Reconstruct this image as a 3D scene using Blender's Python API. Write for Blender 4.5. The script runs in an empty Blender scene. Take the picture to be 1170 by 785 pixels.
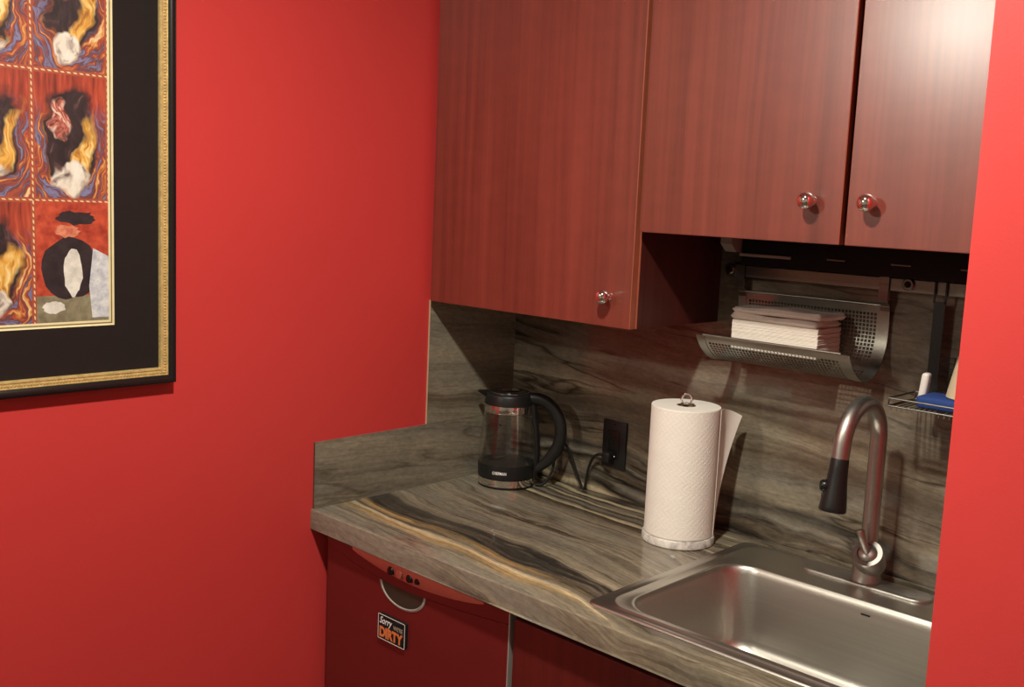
import bpy, bmesh, math, random
from mathutils import Vector, Matrix
random.seed(7)
PI = math.pi
scene = bpy.context.scene
col = scene.collection

# ------------------------------------------------------------------ helpers
def obj(name, bm, mats, parent=None, smooth=True, angle=40):
    me = bpy.data.meshes.new(name)
    bmesh.ops.recalc_face_normals(bm, faces=bm.faces[:])
    bm.to_mesh(me); bm.free()
    o = bpy.data.objects.new(name, me)
    col.objects.link(o)
    for m in (mats if isinstance(mats, (list, tuple)) else [mats]):
        me.materials.append(m)
    if smooth:
        for p in me.polygons: p.use_smooth = True
        try: me.set_sharp_from_angle(angle=math.radians(angle))
        except Exception: pass
    if parent: o.parent = parent; o.matrix_parent_inverse = Matrix.Translation(-parent.location)
    return o

def thing(name, label, cat, loc=(0, 0, 0), group=None):
    o = bpy.data.objects.new(name, None); col.objects.link(o)
    o.empty_display_size = .05
    o.location = loc
    o['label'] = label; o['category'] = cat
    if group: o['group'] = group
    return o

def tag(o, label, cat, group=None, kind=None):
    o['label'] = label; o['category'] = cat
    if group: o['group'] = group
    if kind: o['kind'] = kind
    return o

def struct(name, bm, m):
    o = obj(name, bm, m, smooth=False); o['kind'] = 'structure'
    return o

def add_box(bm, x0, x1, y0, y1, z0, z1, bev=0, seg=2, mi=0):
    r = bmesh.ops.create_cube(bm, size=1)
    vs = r['verts']
    for v in vs:
        v.co = Vector((x0 + (v.co.x + .5) * (x1 - x0), y0 + (v.co.y + .5) * (y1 - y0), z0 + (v.co.z + .5) * (z1 - z0)))
    fs = list({f for v in vs for f in v.link_faces})
    for f in fs: f.material_index = mi
    if bev:
        es = list({e for v in vs for e in v.link_edges})
        bmesh.ops.bevel(bm, geom=es, offset=bev, segments=seg, affect='EDGES', profile=.5)
def box(*a, **k):
    bm = bmesh.new(); add_box(bm, *a, **k); return bm

def add_lathe(bm, prof, c=(0, 0, 0), n=48, mat=None):
    """prof: list of (r, h); revolved about local z, placed by matrix or centre"""
    M = mat if mat is not None else Matrix.Translation(c)
    rings = []
    for r, h in prof:
        if r < 1e-6: rings.append([bm.verts.new(M @ Vector((0, 0, h)))])
        else: rings.append([bm.verts.new(M @ Vector((r * math.cos(2 * PI * i / n), r * math.sin(2 * PI * i / n), h))) for i in range(n)])
    for a, b in zip(rings, rings[1:]):
        if len(a) == 1 and len(b) == 1: continue
        if len(a) == 1:
            for i in range(n): bm.faces.new((a[0], b[i], b[(i + 1) % n]))
        elif len(b) == 1:
            for i in range(n): bm.faces.new((a[i], a[(i + 1) % n], b[0]))
        else:
            for i in range(n): bm.faces.new((a[i], a[(i + 1) % n], b[(i + 1) % n], b[i]))
def lathe(prof, c=(0, 0, 0), n=48, mat=None):
    bm = bmesh.new(); add_lathe(bm, prof, c, n, mat); return bm

def axis_mat(c, d):
    d = Vector(d).normalized()
    return Matrix.Translation(c) @ d.to_track_quat('Z', 'Y').to_matrix().to_4x4()

def add_tube(bm, pts, rad, n=16, cap=True, flat=None):
    """sweep a circle (or an ellipse flat=(a,b) factors) along pts; rad a number or list"""
    pts = [Vector(p) for p in pts]; m = len(pts)
    rads = rad if isinstance(rad, (list, tuple)) else [rad] * m
    T = []
    for i in range(m):
        a = pts[max(i - 1, 0)]; b = pts[min(i + 1, m - 1)]
        T.append((b - a).normalized())
    ref = Vector((0, 0, 1)) if abs(T[0].z) < .9 else Vector((1, 0, 0))
    N = (ref - T[0] * ref.dot(T[0])).normalized()
    rings = []
    for i in range(m):
        N = (N - T[i] * N.dot(T[i])).normalized(); B = T[i].cross(N)
        fa, fb = flat if flat else (1, 1)
        rings.append([bm.verts.new(pts[i] + rads[i] * (fa * math.cos(2 * PI * k / n) * N + fb * math.sin(2 * PI * k / n) * B)) for k in range(n)])
    for a, b in zip(rings, rings[1:]):
        for k in range(n): bm.faces.new((a[k], a[(k + 1) % n], b[(k + 1) % n], b[k]))
    if cap:
        bm.faces.new(rings[0]); bm.faces.new(rings[-1])
def tube(pts, rad, n=16, cap=True, flat=None):
    bm = bmesh.new(); add_tube(bm, pts, rad, n, cap, flat); return bm

def smooth_path(ctrl, per=8):
    """Catmull-Rom through control points"""
    P = [Vector(p) for p in ctrl]; out = []
    for i in range(len(P) - 1):
        p0 = P[max(i - 1, 0)]; p1 = P[i]; p2 = P[i + 1]; p3 = P[min(i + 2, len(P) - 1)]
        for k in range(per):
            t = k / per
            out.append(.5 * ((2 * p1) + (p2 - p0) * t + (2 * p0 - 5 * p1 + 4 * p2 - p3) * t * t + (3 * p1 - p0 - 3 * p2 + p3) * t ** 3))
    out.append(P[-1]); return out

def add_prism(bm, poly, axis, a, b, mi=0):
    """poly of 2D points extruded along axis ('x','y','z') from a to b"""
    def mk(p, t):
        if axis == 'x': return Vector((t, p[0], p[1]))
        if axis == 'y': return Vector((p[0], t, p[1]))
        return Vector((p[0], p[1], t))
    A = [bm.verts.new(mk(p, a)) for p in poly]; B = [bm.verts.new(mk(p, b)) for p in poly]
    n = len(poly)
    fs = [bm.faces.new(A), bm.faces.new(B)]
    for i in range(n): fs.append(bm.faces.new((A[i], A[(i + 1) % n], B[(i + 1) % n], B[i])))
    for f in fs: f.material_index = mi
def prism(poly, axis, a, b):
    bm = bmesh.new(); add_prism(bm, poly, axis, a, b); return bm

def add_ribbon(bm, prof, x0, x1, t):
    """sheet of thickness t following a (y,z) profile, spanning x0..x1"""
    P = [Vector((0, p[0], p[1])) for p in prof]; m = len(P)
    inn = []; out = []
    for i in range(m):
        d = (P[min(i + 1, m - 1)] - P[max(i - 1, 0)]).normalized(); nn = Vector((0, -d.z, d.y))
        out.append(P[i] + nn * t / 2); inn.append(P[i] - nn * t / 2)
    V = lambda p, x: bm.verts.new((x, p.y, p.z))
    oa = [V(p, x0) for p in out]; ob = [V(p, x1) for p in out]; ia = [V(p, x0) for p in inn]; ib = [V(p, x1) for p in inn]
    for i in range(m - 1):
        bm.faces.new((oa[i], oa[i + 1], ob[i + 1], ob[i])); bm.faces.new((ia[i], ib[i], ib[i + 1], ia[i + 1]))
        bm.faces.new((oa[i], ia[i], ia[i + 1], oa[i + 1])); bm.faces.new((ob[i], ob[i + 1], ib[i + 1], ib[i]))
    bm.faces.new((oa[0], ob[0], ib[0], ia[0])); bm.faces.new((oa[-1], ia[-1], ib[-1], ob[-1]))

def text_mesh(s, size, shear=0, extrude=.0002, bold=0, res=3, spacing=1.0):
    c = bpy.data.curves.new('lettering', 'FONT'); c.body = s; c.size = size; c.shear = shear; c.extrude = extrude
    c.offset = bold; c.resolution_u = res; c.space_character = spacing
    c.align_x = 'LEFT'
    o = bpy.data.objects.new('lettering', c); col.objects.link(o)
    bpy.context.view_layer.update()
    dg = bpy.context.evaluated_depsgraph_get()
    me = bpy.data.meshes.new_from_object(o.evaluated_get(dg))
    bpy.data.objects.remove(o); bpy.data.curves.remove(c)
    bm = bmesh.new(); bm.from_mesh(me); bpy.data.meshes.remove(me)
    return bm
def fit_text(bm, x0, x1, z0, z1, fn):
    """scale the lettering into the rectangle, then map (u,v,w) -> world with fn"""
    xs = [v.co.x for v in bm.verts]; ys = [v.co.y for v in bm.verts]
    a, b, c, d = min(xs), max(xs), min(ys), max(ys)
    for v in bm.verts:
        u = x0 + (v.co.x - a) / (b - a) * (x1 - x0); w = z0 + (v.co.y - c) / (d - c) * (z1 - z0)
        v.co = fn(u, w, v.co.z)
    return bm

# ------------------------------------------------------------------ materials
class NT:
    def __init__(s, name):
        s.m = bpy.data.materials.new(name); s.m.use_nodes = True
        s.t = s.m.node_tree; s.b = s.t.nodes['Principled BSDF']; s.out = s.t.nodes['Material Output']
    def n(s, typ, **kw):
        nd = s.t.nodes.new(typ)
        for k, v in kw.items():
            if k.startswith('i_'):
                key = k[2:]
                nd.inputs[int(key) if key.isdigit() else key].default_value = v
            else: setattr(nd, k, v)
        return nd
    def l(s, a, b): s.t.links.new(a, b)
    def math(s, op, a, b=None, c=None):
        nd = s.n('ShaderNodeMath', operation=op)
        for i, v in enumerate((a, b, c)):
            if v is None: continue
            if isinstance(v, (int, float)): nd.inputs[i].default_value = v
            else: s.l(v, nd.inputs[i])
        return nd.outputs[0]
    def ramp(s, fac, stops, interp='LINEAR'):
        nd = s.n('ShaderNodeValToRGB'); cr = nd.color_ramp; cr.interpolation = interp
        while len(cr.elements) < len(stops): cr.elements.new(.5)
        for e, (p, c) in zip(cr.elements, stops):
            e.position = p; e.color = (*c, 1) if len(c) == 3 else c
        s.l(fac, nd.inputs[0]); return nd.outputs[0]
    def noise(s, vec, scale, detail=4, rough=.5, dist=0):
        nd = s.n('ShaderNodeTexNoise'); nd.inputs['Scale'].default_value = scale; nd.inputs['Detail'].default_value = detail
        nd.inputs['Roughness'].default_value = rough; nd.inputs['Distortion'].default_value = dist
        if vec is not None: s.l(vec, nd.inputs['Vector'])
        return nd.outputs['Fac']
    def comb(s, x, y, z):
        nd = s.n('ShaderNodeCombineXYZ')
        for i, v in enumerate((x, y, z)):
            if isinstance(v, (int, float)): nd.inputs[i].default_value = v
            else: s.l(v, nd.inputs[i])
        return nd.outputs[0]
    def mix(s, fac, a, b, blend='MIX'):
        nd = s.n('ShaderNodeMix', data_type='RGBA', blend_type=blend)
        for v, i in ((fac, 0), (a, 6), (b, 7)):
            if isinstance(v, (int, float)): nd.inputs[i].default_value = v
            elif isinstance(v, tuple): nd.inputs[i].default_value = (*v, 1)
            else: s.l(v, nd.inputs[i])
        return nd.outputs[2]
    def pos(s):
        g = s.n('ShaderNodeNewGeometry'); x = s.n('ShaderNodeSeparateXYZ'); s.l(g.outputs['Position'], x.inputs[0])
        return x.outputs[0], x.outputs[1], x.outputs[2], g.outputs['Position']
    def bump(s, h, strength=.2, dist=.001):
        nd = s.n('ShaderNodeBump'); nd.inputs['Strength'].default_value = strength; nd.inputs['Distance'].default_value = dist
        s.l(h, nd.inputs['Height']); s.l(nd.outputs[0], s.b.inputs['Normal'])

def C(r, g, b):
    f = lambda c: (c / 255 / 12.92) if c / 255 <= .04045 else ((c / 255 + .055) / 1.055) ** 2.4
    return (f(r), f(g), f(b))

def plain(name, c, rough=.5, metal=0, spec=.5, vary=.06, scale=40, coat=0):
    t = NT(name); x, y, z, p = t.pos()
    nz = t.noise(p, scale, 3)
    lo = tuple(v * (1 - vary) for v in c); hi = tuple(min(1, v * (1 + vary)) for v in c)
    t.l(t.ramp(nz, [(.3, lo), (.7, hi)]), t.b.inputs['Base Color'])
    t.b.inputs['Roughness'].default_value = rough; t.b.inputs['Metallic'].default_value = metal
    t.b.inputs['Specular IOR Level'].default_value = spec
    if coat: t.b.inputs['Coat Weight'].default_value = coat; t.b.inputs['Coat Roughness'].default_value = .1
    return t.m

def red_paint(name, c):
    t = NT(name); x, y, z, p = t.pos()
    a = t.noise(p, 1.3, 3); 
    t.l(t.ramp(a, [(.3, tuple(v * .95 for v in c)), (.7, tuple(min(1, v * 1.04) for v in c))]), t.b.inputs['Base Color'])
    t.b.inputs['Roughness'].default_value = .42; t.b.inputs['Specular IOR Level'].default_value = .35
    t.bump(t.noise(p, 260, 3), .10, .0012)
    return t.m
def wood(name, dark, light, rough=.3, coat=0):
    t = NT(name); x, y, z, p = t.pos()
    xy = t.math('ADD', x, t.math('MULTIPLY', y, 1.0))
    wob = t.noise(t.comb(t.math('MULTIPLY', xy, 5), 0, t.math('MULTIPLY', z, 1.1)), 1, 3)
    q = t.math('ADD', xy, t.math('MULTIPLY', wob, .03))
    g1 = t.noise(t.comb(t.math('MULTIPLY', q, 55), 0, t.math('MULTIPLY', z, 1.0)), 1, 4, .6)
    g2 = t.noise(t.comb(t.math('MULTIPLY', q, 14), 3, t.math('MULTIPLY', z, .55)), 1, 3, .55)
    g3 = t.noise(t.comb(t.math('MULTIPLY', xy, 16), 7, t.math('MULTIPLY', z, 30)), 1, 2)
    f = t.math('ADD', t.math('ADD', t.math('MULTIPLY', g1, .48), t.math('MULTIPLY', g2, .40)), t.math('MULTIPLY', g3, .12))
    t.l(t.ramp(f, [(.34, dark), (.5, tuple((a + b) / 2 for a, b in zip(dark, light))), (.66, light)]), t.b.inputs['Base Color'])
    t.b.inputs['Roughness'].default_value = rough; t.b.inputs['Specular IOR Level'].default_value = .5
    t.b.inputs['Coat Weight'].default_value = coat; t.b.inputs['Coat Roughness'].default_value = .245; t.b.inputs['Coat IOR'].default_value = 1.6
    return t.m

def laminate(name, along, perp, bands, calm, pscale, pos0, warp=.09, fine=.6, rough=.13, slope=0.0, seed=0.0, fade=None, crack_amt=.7, stripe=.7, mottle=0.0):
    """stone-look laminate: 'bands' is a ramp over the perpendicular coordinate, warped; it breaks up into the calmer
    ramp 'calm' where a slow noise (and 'fade' along the vein) says so; fine streaks run along the vein"""
    t = NT(name); x, y, z, p = t.pos()
    ax = {'x': x, 'y': y, 'z': z}
    a = ax[along]; b = ax[perp]
    if perp == 'y':                                   # the counter's front edge carries the pattern down
        b = t.math('ADD', y, t.math('MULTIPLY', t.math('SUBTRACT', z, .914), .8))
    b = t.math('ADD', b, t.math('MULTIPLY', a, slope))
    w1 = t.noise(t.comb(t.math('MULTIPLY', a, 1.9), t.math('MULTIPLY', b, 3.2), seed), 1, 3, .5)
    w2 = t.noise(t.comb(t.math('MULTIPLY', a, 5), t.math('MULTIPLY', b, 14), seed + 4), 1, 3, .5)
    q = t.math('ADD', b, t.math('MULTIPLY', t.math('SUBTRACT', w1, .5), warp))
    q = t.math('ADD', q, t.math('MULTIPLY', t.math('SUBTRACT', w2, .5), warp * .22))
    f = t.math('DIVIDE', t.math('SUBTRACT', q, pos0), pscale)
    mk = t.noise(t.comb(t.math('MULTIPLY', a, 3.0), t.math('MULTIPLY', q, 36), seed + 21), 1, 5, .7)
    if fade:
        mk = t.math('SUBTRACT', mk, t.math('MULTIPLY', t.math('MAXIMUM', t.math('SUBTRACT', a, fade[0]), 0), fade[1]))
    mask = t.ramp(mk, [(.36, (0, 0, 0)), (.50, (1, 1, 1))])
    s4 = t.noise(t.comb(t.math('MULTIPLY', a, 1.3), t.math('MULTIPLY', q, 16), seed + 17), 1, 4, .55)
    base = t.mix(mask, t.ramp(s4, calm), t.ramp(f, bands))
    # fine streaks that follow the warp
    s1 = t.noise(t.comb(t.math('MULTIPLY', a, 2.6), t.math('MULTIPLY', q, 120), seed + 9), 1, 5, .62)
    s2 = t.noise(t.comb(t.math('MULTIPLY', a, 1.5), t.math('MULTIPLY', q, 42), seed + 2), 1, 4, .6)
    s3 = t.noise(t.comb(t.math('MULTIPLY', a, 60), t.math('MULTIPLY', b, 150), seed + 5), 1, 4, .7)
    k = t.ramp(s1, [(.30, (.34, .32, .31)), (.46, (.92, .91, .90)), (.7, (1.3, 1.29, 1.26))])
    c = t.mix(fine, base, t.mix(1, base, k, 'MULTIPLY'))
    k2 = t.ramp(s2, [(.28, (.50, .48, .46)), (.42, (.93, .92, .91)), (.6, (1.06, 1.05, 1.03)), (.74, (1.40, 1.36, 1.26))])
    c = t.mix(stripe, c, t.mix(1, c, k2, 'MULTIPLY'))
    k3 = t.ramp(s3, [(.3, (.70, .69, .68)), (.7, (1.20, 1.20, 1.20))])
    c = t.mix(.8, c, t.mix(1, c, k3, 'MULTIPLY'))
    if mottle:
        m1 = t.noise(t.comb(t.math('MULTIPLY', a, 5), t.math('MULTIPLY', b, 9), seed + 41), 1, 5, .65)
        c = t.mix(mottle, c, t.mix(1, c, t.ramp(m1, [(.28, (.50, .47, .45)), (.5, (.95, .95, .95)), (.72, (1.35, 1.33, 1.28))]), 'MULTIPLY'))
    # sparse long dark seams
    d = t.noise(t.comb(t.math('MULTIPLY', a, 1.0), t.math('MULTIPLY', q, 10), seed + 13), 1, 4, .55)
    dm = t.math('ABSOLUTE', t.math('SUBTRACT', d, .5))
    crack = t.ramp(dm, [(0, (.22, .19, .17)), (.010, (.62, .59, .56)), (.026, (1, 1, 1))])
    gate = t.ramp(t.noise(t.comb(t.math('MULTIPLY', a, 3), t.math('MULTIPLY', b, 6), seed + 31), 1, 3), [(.42, (0, 0, 0)), (.56, (1, 1, 1))])
    c = t.mix(t.math('MULTIPLY', gate, crack_amt), c, t.mix(1, c, crack, 'MULTIPLY'))
    t.l(c, t.b.inputs['Base Color'])
    t.b.inputs['Roughness'].default_value = rough; t.b.inputs['Specular IOR Level'].default_value = .55
    return t.m

def steel(name, c=(.56, .53, .49), rough=.3, axis='x', amt=.08):
    t = NT(name); x, y, z, p = t.pos()
    v = {'x': t.comb(t.math('MULTIPLY', x, 3), t.math('MULTIPLY', y, 400), t.math('MULTIPLY', z, 400)),
         'z': t.comb(t.math('MULTIPLY', x, 400), t.math('MULTIPLY', y, 400), t.math('MULTIPLY', z, 3)),
         'n': p}[axis]
    nz = t.noise(v, 1 if axis != 'n' else 60, 3)
    t.l(t.ramp(nz, [(.3, tuple(q * .94 for q in c)), (.7, tuple(q * 1.05 for q in c))]), t.b.inputs['Base Color'])
    r = t.math('ADD', t.math('MULTIPLY', t.math('SUBTRACT', nz, .5), amt * 2), rough); t.l(r, t.b.inputs['Roughness'])
    t.b.inputs['Metallic'].default_value = 1
    return t.m

def glass(name, tint=(1, 1, 1), strength=1.0):
    t = NT(name)
    tr = t.n('ShaderNodeBsdfTransparent'); tr.inputs[0].default_value = (*tint, 1)
    gl = t.n('ShaderNodeBsdfGlossy'); gl.inputs['Roughness'].default_value = .02; gl.inputs[0].default_value = (1, 1, 1, 1)
    lw = t.n('ShaderNodeLayerWeight'); lw.inputs['Blend'].default_value = .5
    f = t.math('MULTIPLY', t.math('ADD', t.math('MULTIPLY', t.math('POWER', lw.outputs['Facing'], 4), .8), .04), strength)
    mx = t.n('ShaderNodeMixShader'); t.l(f, mx.inputs[0]); t.l(tr.outputs[0], mx.inputs[1]); t.l(gl.outputs[0], mx.inputs[2])
    t.l(mx.outputs[0], t.out.inputs['Surface'])
    return t.m

RED = (.62, .049, .046)
M = {}
M['red'] = red_paint('red wall paint', RED)
M['ceil'] = plain('ceiling paint', (.62, .58, .52), .8)
M['wall_cream'] = plain('cream wall paint', (.60, .54, .46), .7)
M['floor'] = plain('dark floor tile', (.10, .085, .075), .4, vary=.25, scale=6)
M['wood'] = wood('cherry wood laminate', C(90, 38, 29), C(128, 58, 45), .38, 1.0)
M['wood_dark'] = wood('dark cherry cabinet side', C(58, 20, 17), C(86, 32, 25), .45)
M['wood_edge'] = plain('cherry edge banding', C(150, 80, 58), .4)
M['interior'] = plain('dark cabinet interior', (.012, .008, .007), .7)
taupe = C(144, 136, 118); grey = C(124, 119, 107); dk = C(58, 55, 50); black = C(34, 32, 29); cream = C(208, 194, 160); gold = C(178, 148, 100); brown = C(98, 88, 74)
calm_c = [(.24, C(62, 56, 48)), (.36, C(92, 84, 72)), (.46, C(114, 107, 93)), (.56, C(134, 126, 109)), (.7, C(152, 143, 124))]
calm_b = [(.25, C(88, 79, 68)), (.42, C(108, 98, 84)), (.55, C(124, 114, 99)), (.72, C(140, 129, 112))]
M['counter'] = laminate('stone laminate counter', 'x', 'y',
    [(0, grey), (.10, grey), (.15, taupe), (.19, gold), (.215, cream), (.235, brown), (.26, gold), (.285, dk), (.36, dk), (.39, taupe), (.46, grey), (.55, taupe), (.64, grey), (.71, taupe), (.775, brown), (.80, black), (.815, cream), (.84, dk), (.87, grey), (.895, black), (.91, cream), (.925, black), (.95, grey), (.965, black), (.98, cream), (1, dk)],
    calm_c, .66, -.64, warp=.17, fine=.85, slope=.10, seed=1.3, fade=(.55, .6))
M['back'] = laminate('stone laminate back panel', 'x', 'z',
    [(0, black), (.03, cream), (.05, black), (.075, grey), (.10, black), (.12, brown), (.14, black), (.155, grey), (.19, dk), (.22, taupe), (.30, grey), (.38, brown), (.45, taupe), (.50, brown), (.60, grey), (.70, brown), (.80, grey), (1, brown)],
    calm_b, .62, .91, warp=.12, fine=.35, slope=.07, seed=6.1, crack_amt=1.0, stripe=.35, mottle=.8)
M['side'] = laminate('stone laminate side panel', 'y', 'z',
    [(0, grey), (.15, taupe), (.24, grey), (.33, taupe), (.40, brown), (.46, taupe), (.55, grey), (.66, taupe), (.8, grey), (.92, taupe), (1, dk)],
    calm_c, .46, .91, warp=.08, fine=.4, slope=.10, seed=3.7, crack_amt=.5, stripe=.3, mottle=.35)
M['raw_edge'] = plain('pale laminate edge', C(190, 170, 140), .6)
M['dark_edge'] = plain('brown laminate edge', C(80, 68, 58), .6)
M['steel'] = steel('brushed steel sink', (.54, .525, .475), .35, 'x', .05)
M['nickel'] = steel('brushed nickel faucet', (.43, .415, .385), .42, 'n', .05)
M['rail_steel'] = steel('brushed steel rail', (.18, .165, .145), .3, 'x')
M['basket_steel'] = steel('perforated steel', (.34, .325, .285), .38, 'n')
M['chrome'] = steel('polished chrome', (.82, .80, .78), .07, 'n', .01)
M['black'] = plain('black plastic', (.010, .010, .010), .42, spec=.35)
M['black_gloss'] = plain('glossy black plastic', (.008, .008, .008), .25, spec=.35)
M['black_matte'] = plain('matt black', (.010, .009, .009), .7, spec=.2)
M['glass'] = glass('clear glass', (.995, 1, .995), 1.1)
M['pane'] = glass('picture glass', (1, 1, 1), .4)
M['white_plastic'] = plain('white plastic', (.75, .73, .68), .4)
M['white_ink'] = plain('white lettering', (.85, .83, .80), .5)
M['dark_wire'] = steel('dark wire', (.20, .19, .17), .35, 'n')
M['blue'] = plain('blue sponge', C(30, 62, 128), .8, vary=.15, scale=300)
M['paper'] = plain('white napkin paper', (.80, .74, .66), .95, spec=.1, vary=.03)
M['cardboard'] = plain('cardboard core', C(150, 120, 90), .9)
M['frame_black'] = plain('black lacquer frame', (.009, .009, .009), .25)
M['mat'] = plain('black mat board', (.013, .0115, .011), .8, spec=.2, vary=.05)
M['cream'] = plain('cream bevel', C(225, 212, 165), .6)
M['gold'] = plain('gilt moulding', C(205, 178, 118), .42, metal=.35, vary=.2, scale=150)
M['dw'] = plain('dark red enamel', C(98, 28, 26), .33, vary=.04, scale=8, coat=.2)
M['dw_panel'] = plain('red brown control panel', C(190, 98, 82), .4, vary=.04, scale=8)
M['orange'] = plain('orange lettering', C(212, 118, 66), .5)
M['grey_ink'] = plain('grey lettering', C(150, 140, 128), .5)
M['beige'] = plain('beige paper', C(200, 180, 150), .8)
M['lens_grey'] = plain('dim grey lens', C(120, 112, 104), .3)
M['grey_metal'] = plain('grey painted metal', C(150, 142, 134), .45)
def marble():
    t = NT('white marble'); x, y, z, p = t.pos()
    nz = t.noise(p, 28, 5, .6, 1.2)
    t.l(t.ramp(nz, [(.35, C(150, 148, 146)), (.5, C(205, 202, 196)), (.65, C(232, 228, 220))]), t.b.inputs['Base Color'])
    t.b.inputs['Roughness'].default_value = .25
    return t.m
M['marble'] = marble()

# ------------------------------------------------------------------ camera
cam = bpy.data.cameras.new('camera'); co = bpy.data.objects.new('camera', cam); col.objects.link(co); scene.camera = co
yaw, pitch, roll, F = math.radians(43.6349), math.radians(7.7864), math.radians(2.5458), 1203.04
fwd = Vector((-math.sin(yaw) * math.cos(pitch), math.cos(yaw) * math.cos(pitch), -math.sin(pitch)))
rt = Vector((math.cos(yaw), math.sin(yaw), 0)); up = rt.cross(fwd)
r2 = math.cos(roll) * rt + math.sin(roll) * up; u2 = -math.sin(roll) * rt + math.cos(roll) * up
mw = Matrix((r2, u2, -fwd)).transposed().to_4x4(); mw.translation = (1.8632, -1.9589, 1.6104)
co.matrix_world = mw
cam.sensor_fit = 'HORIZONTAL'; cam.sensor_width = 36; cam.lens = F / 1170 * 36; cam.clip_start = .05

# ------------------------------------------------------------------ room shell
H = .914                                   # counter top
XR = 1.4125                                # inner face of the wing wall
CE = 2.44
struct('floor', box(-2.2, 3.6, -5.0, .16, -.1, 0), M['floor'])
struct('ceiling', box(-2.2, 3.6, -5.0, .16, CE, CE + .1), M['ceil'])
struct('wall_left', box(-.14, 0, -2.22, .16, 0, CE), M['red'])
struct('wall_back', box(0, XR, .0125, .16, 0, CE), M['red'])
struct('wall_right', box(XR, 3.5, -.75, .16, 0, CE), M['red'])
struct('wall_far_right', box(3.5, 3.6, -5.0, -.75, 0, CE), M['wall_cream'])
struct('wall_front', box(-2.2, 3.6, -5.1, -5.0, 0, CE), M['wall_cream'])
struct('wall_far_left', box(-2.2, -2.1, -5.0, -2.22, 0, CE), M['ceil'])
struct('wall_corridor', box(-2.2, -.14, -2.22, -2.1, 0, CE), M['ceil'])

# ------------------------------------------------------------------ backsplash panels
def strip_panel(name, label, y0, y1, z0, z1, front_mat, group):
    bm = bmesh.new(); add_box(bm, 0, .005, y0, y1, z0, z1)
    for f in bm.faces:
        if f.calc_center_median().y < y0 + 1e-4: f.material_index = 1
    o = obj(name, bm, [M['side'], front_mat], smooth=False)
    return tag(o, label, 'backsplash')
strip_panel('backsplash_panel', 'low grey stone-look side splash on the counter end against the red wall', -.6195, 0, H, 1.0643, M['dark_edge'], None)
strip_panel('backsplash_panel', 'stone-look side panel on the red wall under the left wall cabinet, above the low splash', -.2952, 0, 1.0650, 1.366, M['raw_edge'], None)
tag(obj('backsplash_panel', box(.005, XR, 0, .012, H, 1.60), M['back'], smooth=False),
    'wide brown stone-look back panel behind kettle, towel roll and faucet', 'backsplash')

# ------------------------------------------------------------------ countertop with sink opening
def countertop():
    bm = bmesh.new(); z0, z1 = H - .0445, H
    xs = [0, .775, 1.362, XR]; ys = [-.6244, -.548, -.105, .0121]
    V = {}
    for i, x in enumerate(xs):
        for j, y in enumerate(ys):
            for k, z in enumerate((z0, z1)): V[i, j, k] = bm.verts.new((x, y, z))
    for i in range(3):
        for j in range(3):
            if (i, j) == (1, 1): continue
            for k in (0, 1): bm.faces.new((V[i, j, k], V[i + 1, j, k], V[i + 1, j + 1, k], V[i, j + 1, k]))
    def side(a, b): bm.faces.new((V[(*a, 0)], V[(*b, 0)], V[(*b, 1)], V[(*a, 1)]))
    for i in range(3): side((i, 0), (i + 1, 0)); side((i, 3), (i + 1, 3)); side((0, i), (0, i + 1)); side((3, i), (3, i + 1))
    side((1, 1), (2, 1)); side((1, 2), (2, 2)); side((1, 1), (1, 2)); side((2, 1), (2, 2))
    bm.normal_update()
    es = [e for e in bm.edges if all(abs(v.co.y + .6244) < 1e-5 for v in e.verts) and abs(e.verts[0].co.z - e.verts[1].co.z) < 1e-5]
    bmesh.ops.bevel(bm, geom=es, offset=.004, segments=3, affect='EDGES', profile=.5)
    return bm
tag(obj('countertop', countertop(), M['counter'], smooth=True, angle=30), 'grey brown stone-look laminate countertop with gold and dark veins', 'countertop')

# ------------------------------------------------------------------ wall cabinets
DC = .3091
def knob(parent, x, z, y=-DC):
    prof = [(0, 0), (.0085, 0), (.0085, .002), (.0055, .004), (.005, .011), (.008, .0135), (.0125, .017), (.0148, .022), (.0145, .027), (.0115, .0325), (.006, .0355), (0, .0362)]
    return obj('knob', lathe(prof, n=32, mat=axis_mat((x, y, z), (0, -1, 0))), M['chrome'], parent, angle=60)
def panel_door(parent, x0, x1, z0, z1, y=-DC, t=.018, name='door', mat='wood', edge='wood_edge'):
    bm = bmesh.new(); add_box(bm, x0, x1, y, y + t, z0, z1, bev=.0012, seg=1)
    for f in bm.faces:
        if abs(f.normal.y) < .9: f.material_index = 1
    o = obj(name, bm, [M[mat], M[edge]], parent, smooth=False); return o
def carcass(x0, x1, y0, y1, z0, z1, t=.016, mi=0):
    """open-fronted box: two sides, top, bottom, back, one shelf"""
    bm = bmesh.new()
    add_box(bm, x0, x0 + t, y0, y1, z0, z1); add_box(bm, x1 - t, x1, y0, y1, z0, z1)
    add_box(bm, x0 + t, x1 - t, y0 + .001, y1, z0, z0 + t); add_box(bm, x0 + t, x1 - t, y0 + .001, y1, z1 - t, z1)
    add_box(bm, x0 + t, x1 - t, y1 - .006, y1, z0 + t, z1 - t)
    add_box(bm, x0 + t, x1 - t, y0 + .03, y1 - .006, (z0 + z1) / 2, (z0 + z1) / 2 + t)
    return bm
ZC, Z2, ZT = 1.3659, 1.5589, 2.30
c1 = thing('wall_cabinet', 'tall left cherry wall cabinet with one wide door, hanging lower than its neighbour', 'cabinet', (.3, 0, ZC))
ob = obj('carcass', carcass(.006, .6103, -.2895, -.001, ZC + .001, ZT), [M['wood_dark']], c1, smooth=False)
obj('edge_band', box(.594, .6105, -.2908, -.2893, ZC + .001, ZT), M['wood_edge'], c1, smooth=False)
d = panel_door(c1, .0185, .6072, ZC, ZT - .004); knob(d, .5525, 1.4270)
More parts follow.
